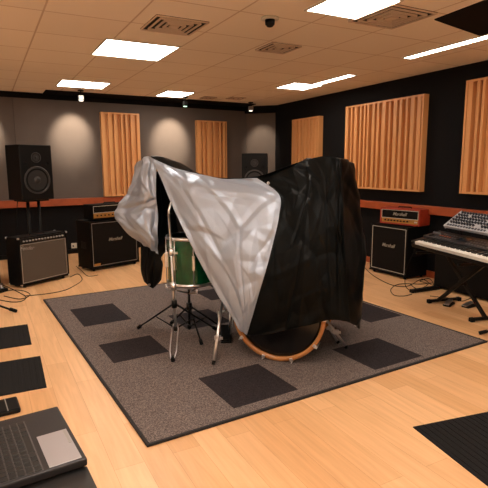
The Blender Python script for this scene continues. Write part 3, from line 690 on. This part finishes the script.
for k in range(4): MB().lathe([(0,.02),(.011,.02),(.014,0),(0,0)],tl@Matrix.Translation((.05+.035*k,.29,.103)),14).build('knob',BW,t)
MB().lathe([(0,.008),(.03,.008),(.034,0),(0,0)],tl@Matrix.Translation((.09,.22,.103)),24).build('dial',BLKM,t)
t=thing('synthesizer','light grey tilted synthesizer covered in dark knobs above the keyboard','synthesizer',(KX+Vector((-.237*.30+.971*.20,-.971*.30-.237*.20,.945))),krz)
tl2=Matrix.Rotation(.62,4,'X');SW,SD=.66,.27
MB().box(0,SW,0,SD,0,.035,.006,tl2).build('synth_body',GREYS,t)
MB().box(-.012,0,-.004,SD+.004,-.004,.042,.003,tl2).build('end_cheek',GREYS,t);MB().box(SW,SW+.012,-.004,SD+.004,-.004,.042,.003,tl2).build('end_cheek',GREYS,t)
random.seed(8);KD=mat('knob_dark',(26,32,44),.4)
for r in range(6):
    for k in range(14):
        x=.035+k*.044+(.01 if r%2 else 0);y=.03+r*.043
        if (r,k) in ((1,9),(1,10),(4,4),(3,11)): continue
        if r==0:
            MB().box(x-.012,x+.012,y-.012,y+.010,.035,.042,.002,tl2).build('pad',KD,t)
        else:
            MB().lathe([(0,.022),(.010,.022),(.0145,0),(0,0)],tl2@Matrix.Translation((x,y,.035)),12).build('knob',KD,t)
t=thing('keyboard_stand','black X-shaped stand with floor bars under the keyboard and synthesizer','keyboard stand',tuple(KX),krz)
# floor bars run along depth (local y)
for x0_,x1_ in ((.06,.80),(.80,.06)):
    oy=.34 if x0_<.5 else .385
    MB().box(-.02,.02,-.016,.016,-.0,1.0,.004,Matrix.Translation((x0_,oy,.03))@Matrix.Rotation(math.atan2(x1_-x0_,.60),4,'Y')@Matrix.Diagonal((1,1,math.hypot(x1_-x0_,.60),1))).build('cross_brace',BLKM,t)
for x in (.06,.80):
    g=MB().box(x-.02,x+.02,.22,.64,.012,.042,.006).build('floor_bar',BLKM,t)
    for y in (.19,.60): MB().box(x-.026,x+.026,y,y+.05,.0,.046,.008).build('rubber_foot',RUB,g)
    MB().box(x-.018,x+.018,.0,.40,.615,.64,.004).build('support_arm',BLKM,t)
MB().lathe([(0,-.03),(.035,-.03),(.035,.03),(0,.03)],Matrix.Translation((.43,.365,.33))@Matrix.Rotation(PI/2,4,'X'),20).build('pivot_knob',BLKM,t)
for x in (.34,.90):
    MB().tube([(x,.40,.63),(x,.42,.78),(x,.36,.92),(x,.36,1.00)],.011,8).build('tier_post',BLKM,t)
    MB().tube([(x,.20,.925),(x,.43,1.075)],.010,8).build('tier_arm',BLKM,t)
    MB().tube([(x,.36,.97),(x,.36,1.03)],.014,8).build('joint',BLKM,t)
# floor cabinet in the dark below the keyboard
t=thing('floor_cabinet','low black box on the floor behind the keyboard stand','equipment case',(5.30,4.05,0),-PI/2)
MB().box(-.45,.45,0,.38,.02,.62,.012).build('case_body',TOLEX,t)
MB().box(-.42,.42,-.006,.002,.06,.58,.002).build('front_grille',GR_BLK,t)
for x in (-.38,.38):
    for y in (.05,.33): MB().lathe([(0,0),(.02,0),(.02,.025),(0,.025)],Matrix.Translation((x,y,0)),12).build('foot',RUB,t)
def P0(x,y,z=0):
    r=ray(x,y);q=(z-H)/r.z;p=Vector((0,0,H))+r*q;return Vector((p.x,p.y,z))
# power strip on floor
a,b_=P0(411,293),P0(438,289);v=b_-a;t=thing('power_strip','black power strip lying on wood floor in front of the right cabinet','power strip',(a.x,a.y,0),math.atan2(v.y,v.x))
L=v.length;MB().box(0,L,-.035,.035,0,.045,.008).build('strip_body',BLK,t)
for k in range(5): MB().lathe([(0,.002),(.018,.002),(.018,0),(0,0)],Matrix.Translation((.07+k*(L-.12)/5,0,.045)),14).build('socket',RUB,t)
# pedals under keyboard
def pedal(x,y,rz,label):
    t=thing('sustain_pedal',label,'pedal',(x,y,0),rz,'foot pedals under the keyboard')
    MB().box(-.045,.045,-.09,.09,0,.025,.006).build('base_plate',BLK,t)
    MB().box(-.03,.03,-.11,.05,-.005,.005,.003,Matrix.Translation((0,0,.045))@Matrix.Rotation(.15,4,'X')).build('footboard',CHR,t)
q=P0(449,305);pedal(q.x,q.y,-1.2,'small black foot pedal under the keyboard, nearer the cabinet')
q=P0(464,306);pedal(q.x+.03,q.y-.05,-1.5,'small black foot pedal under the keyboard, nearer the right edge')
# stand foot at right edge
t=thing('microphone_stand','black stand reaching in at the right edge beside the rug corner','microphone stand',(4.68,2.63,0))
MB().tube([(0,0,.06),(0,0,1.1)],.011,10).build('pole',BLKM,t)
for k,(x,y) in enumerate(((-.50,.34),(.32,.34),(.05,-.45))):
    g=MB().tube([(0,0,.20),(x*.95,y*.95,.025)],.010,8).build('leg',BLKM,t);MB().tube([(x*.88,y*.88,.038),(x,y,.018)],.018,10).build('rubber_foot',RUB,g)
MB().tube([(0,0,.16),(0,0,.25)],.02,10).build('collar',BLKM,t)
# left edge tripod & case
t=thing('microphone_stand','black stand leg reaching in at the left edge near the floor mats','microphone stand',(-.42,6.45,0))
MB().tube([(0,0,.06),(0,0,1.0)],.012,10).build('pole',BLKM,t)
for k,(x,y) in enumerate(((.635,-.46),(-.45,-.2),(.05,.5))):
    g=MB().tube([(0,0,.25),(x*.95,y*.95,.025)],.012,8).build('leg',BLKM,t);MB().tube([(x*.90,y*.90,.04),(x,y,.019)],.02,10).build('rubber_foot',RUB,g)
t=thing('equipment_case','black road case standing at the left edge beside the combo amplifier','equipment case',(-.16,7.35,0),.5)
MB().box(-.36,.30,0,.45,.02,.66,.01).build('case_body',TOLEX,t)
for x in (-.36,.30):
    for z in (.02,.66): MB().box(x-.02,x+.02,-.01,.03,max(z-.02,.004),z+.02,.004).build('corner_cap',STEEL,t)
for k in (-.2,.14): MB().box(k-.03,k+.03,-.012,.0,.36,.42,.003).build('latch',STEEL,t)
for x in (-.3,.24):
    for y in (.06,.39): MB().box(x-.03,x+.03,y-.03,y+.03,0,.022).build('foot',RUB,t)
q=P0(1,291);t=thing('effects_pedal','small chrome-topped pedal among cables at the left edge','pedal',(q.x,q.y,0),.4)
MB().box(-.06,.06,-.09,.09,0,.045,.008).build('pedal_body',BLK,t);MB().lathe([(0,.02),(.018,.018),(.022,0),(0,0)],Matrix.Translation((0,-.04,.045)),14).build('foot_switch',CHR,t)
for x in (-.03,.03): MB().lathe([(0,.018),(.01,.018),(.012,0),(0,0)],Matrix.Translation((x,.05,.045)),12).build('knob',CHR,t)
# cables: floor runs given by ground points
def fl_c(px,label,r=.0055,g='cables on the wood floor'): cable([P0(x,y,r) for x,y in px],r,label,None,g)
fl_c([(0,284),(10,288),(20,293),(26,297),(22,301),(12,302),(0,300)],'looped black cable on the floor at left edge')
fl_c([(0,293),(12,290),(24,291),(30,295),(20,299),(4,296)],'black cable loop just behind the left stand foot')
fl_c([(24,296),(45,294),(62,291),(72,287),(82,280),(78,274),(70,277)],'thin black cable curling in front of the combo amplifier',.005)
fl_c([(76,266),(82,271),(88,276),(98,275)],'short black cable between the outlet and left cabinet',.005)
fl_c([(364,267),(374,276),(392,285),(408,286),(422,279),(432,285),(440,283)],'long black cable running past the right cabinet to the keyboard',.005)
fl_c([(432,283),(420,284),(400,284),(391,289),(394,295),(404,296),(412,294)],'black cable looping left of the power strip',.005)
fl_c([(410,284),(418,289),(428,284),(420,281),(430,279),(436,290)],'tangled black cable on the floor behind the power strip',.005)
fl_c([(430,296),(448,298),(462,301),(475,297),(488,300)],'thin cable running beneath the keyboard pedals',.004)
fl_c([(479,338),(484,341),(488,341),(494,338)],'short cable end by the right stand foot',.004)
# cable hanging from keyboard
cable([(4.50,4.10,.69),(4.52,4.25,.4),(4.62,4.36,.15),(4.80,4.42,.03),(4.9,4.45,.012)],.004,'thin cable hanging from the keyboard down to the power strip',None,None)
# ---------------------------------------------------------------- table, laptop
TB=mat('table_black',(30,28,28),.35);TZ=.722
t=thing('side_table','low black table top under the laptop at the lower left corner','table',(0,0,0))
MB().prism([(-.62,.95),(.246,.95),(.216,1.468),(.18,1.49),(.12,1.72),(-.62,1.72)],TZ-.03,TZ).build('table_top',TB,t)
for x in (-.58,.06):
    for y in (1.0,1.66): MB().box(x-.02,x+.02,y-.02,y+.02,0,TZ-.03,.003).build('leg',BLKM,t)
LB=mat('laptop_dark',(42,39,40),.42,.1,spec=.3);LK=mat('laptop_key',(16,16,17),.4);LPAD=mat('touchpad_silver',(176,172,176),.32,.5)
c0=Vector((.187,1.873,0));c1=Vector((.208,1.467,0));ydir=(c0-c1).normalized();rzL=math.atan2(ydir.y,ydir.x)-PI/2+.04
t=thing('laptop','dark open laptop with silver touchpad on the black table','laptop',(.200,1.665,TZ+.004),rzL)
# local: front edge x=0, depth to -x, width y -.205..+.205
HW=.203;DP=.285;ht=.026
MB().box(-DP,0,-HW,HW,0,ht,.006).build('laptop_base',LB,t)
MB().box(-.110,-.014,-.190,.012,ht-.0005,ht+.0015,.0008).build('touchpad',LPAD,t)
MB().box(-.028,-.018,-.085,.006,ht+.001,ht+.003,.0006).build('pad_button',SILV,t)
MB().box(-.272,-.126,-.192,.150,ht-.0005,ht+.0005).build('key_well',mat('key_well_grey',(74,70,70),.5),t)
rw=[15,15,14,13,12,8];kx=-.270
KEYS=[]
for r in range(6):
    n=(15,15,14,14,13,9)[r];x1=-.268+r*.0232;y=-.190;tot=.338
    ws=[1.0]*n
    if r==5: ws[4]=4.2
    if r in (2,3,4): ws[0]=1.5;ws[-1]=1.4
    s=tot/sum(ws);yy=y+tot   # keyboard reads from far side (left of typist) to near
    for q in ws:
        MB().box(x1+.0012,x1+.0215,yy-q*s+.0012,yy-.0012,ht,ht+.0038,.0012).build('key',LK,t);yy-=q*s
for y in (-.14,.14): MB().lathe([(0,-.007),(.006,-.007),(.006,.007),(0,.007)],Matrix.Translation((-DP+.002,y,ht))@Matrix.Rotation(PI/2,4,'X'),12).build('hinge',BLKM,t)
g=MB().box(-.008,0,-HW,HW,0,.25,.004,Matrix.Translation((-DP-.002,0,ht))@Matrix.Rotation(-.35,4,'Y')).build('lid',LB,t)
MB().box(.0,.0012,-HW+.012,HW-.012,.015,.24,0,Matrix.Translation((-DP-.002,0,ht))@Matrix.Rotation(-.35,4,'Y')).build('screen',mat('screen_off',(14,15,18),.15),g)
for y in (-.17,.17):
    for x in (-.03,-.25): MB().box(x-.012,x+.012,y-.012,y+.012,-.004,.001).build('foot',RUB,t)
q=P0(17,400);t=thing('pedal_case','flat black case with a pale line lying on the floor beyond the laptop','case',(q.x,q.y,0),.07)
MB().box(-.30,.0,-.215,0,0,.035,.012).build('case_body',BLK,t)
MB().box(-.082,-.076,-.212,-.004,.0345,.0362).build('pale_line',SILV,t)
# ---------------------------------------------------------------- faint ambient
wd=bpy.data.worlds.new('world');C.world=wd;wd.use_nodes=True;wd.node_tree.nodes['Background'].inputs[0].default_value=(.05,.045,.04,1);wd.node_tree.nodes['Background'].inputs[1].default_value=.5
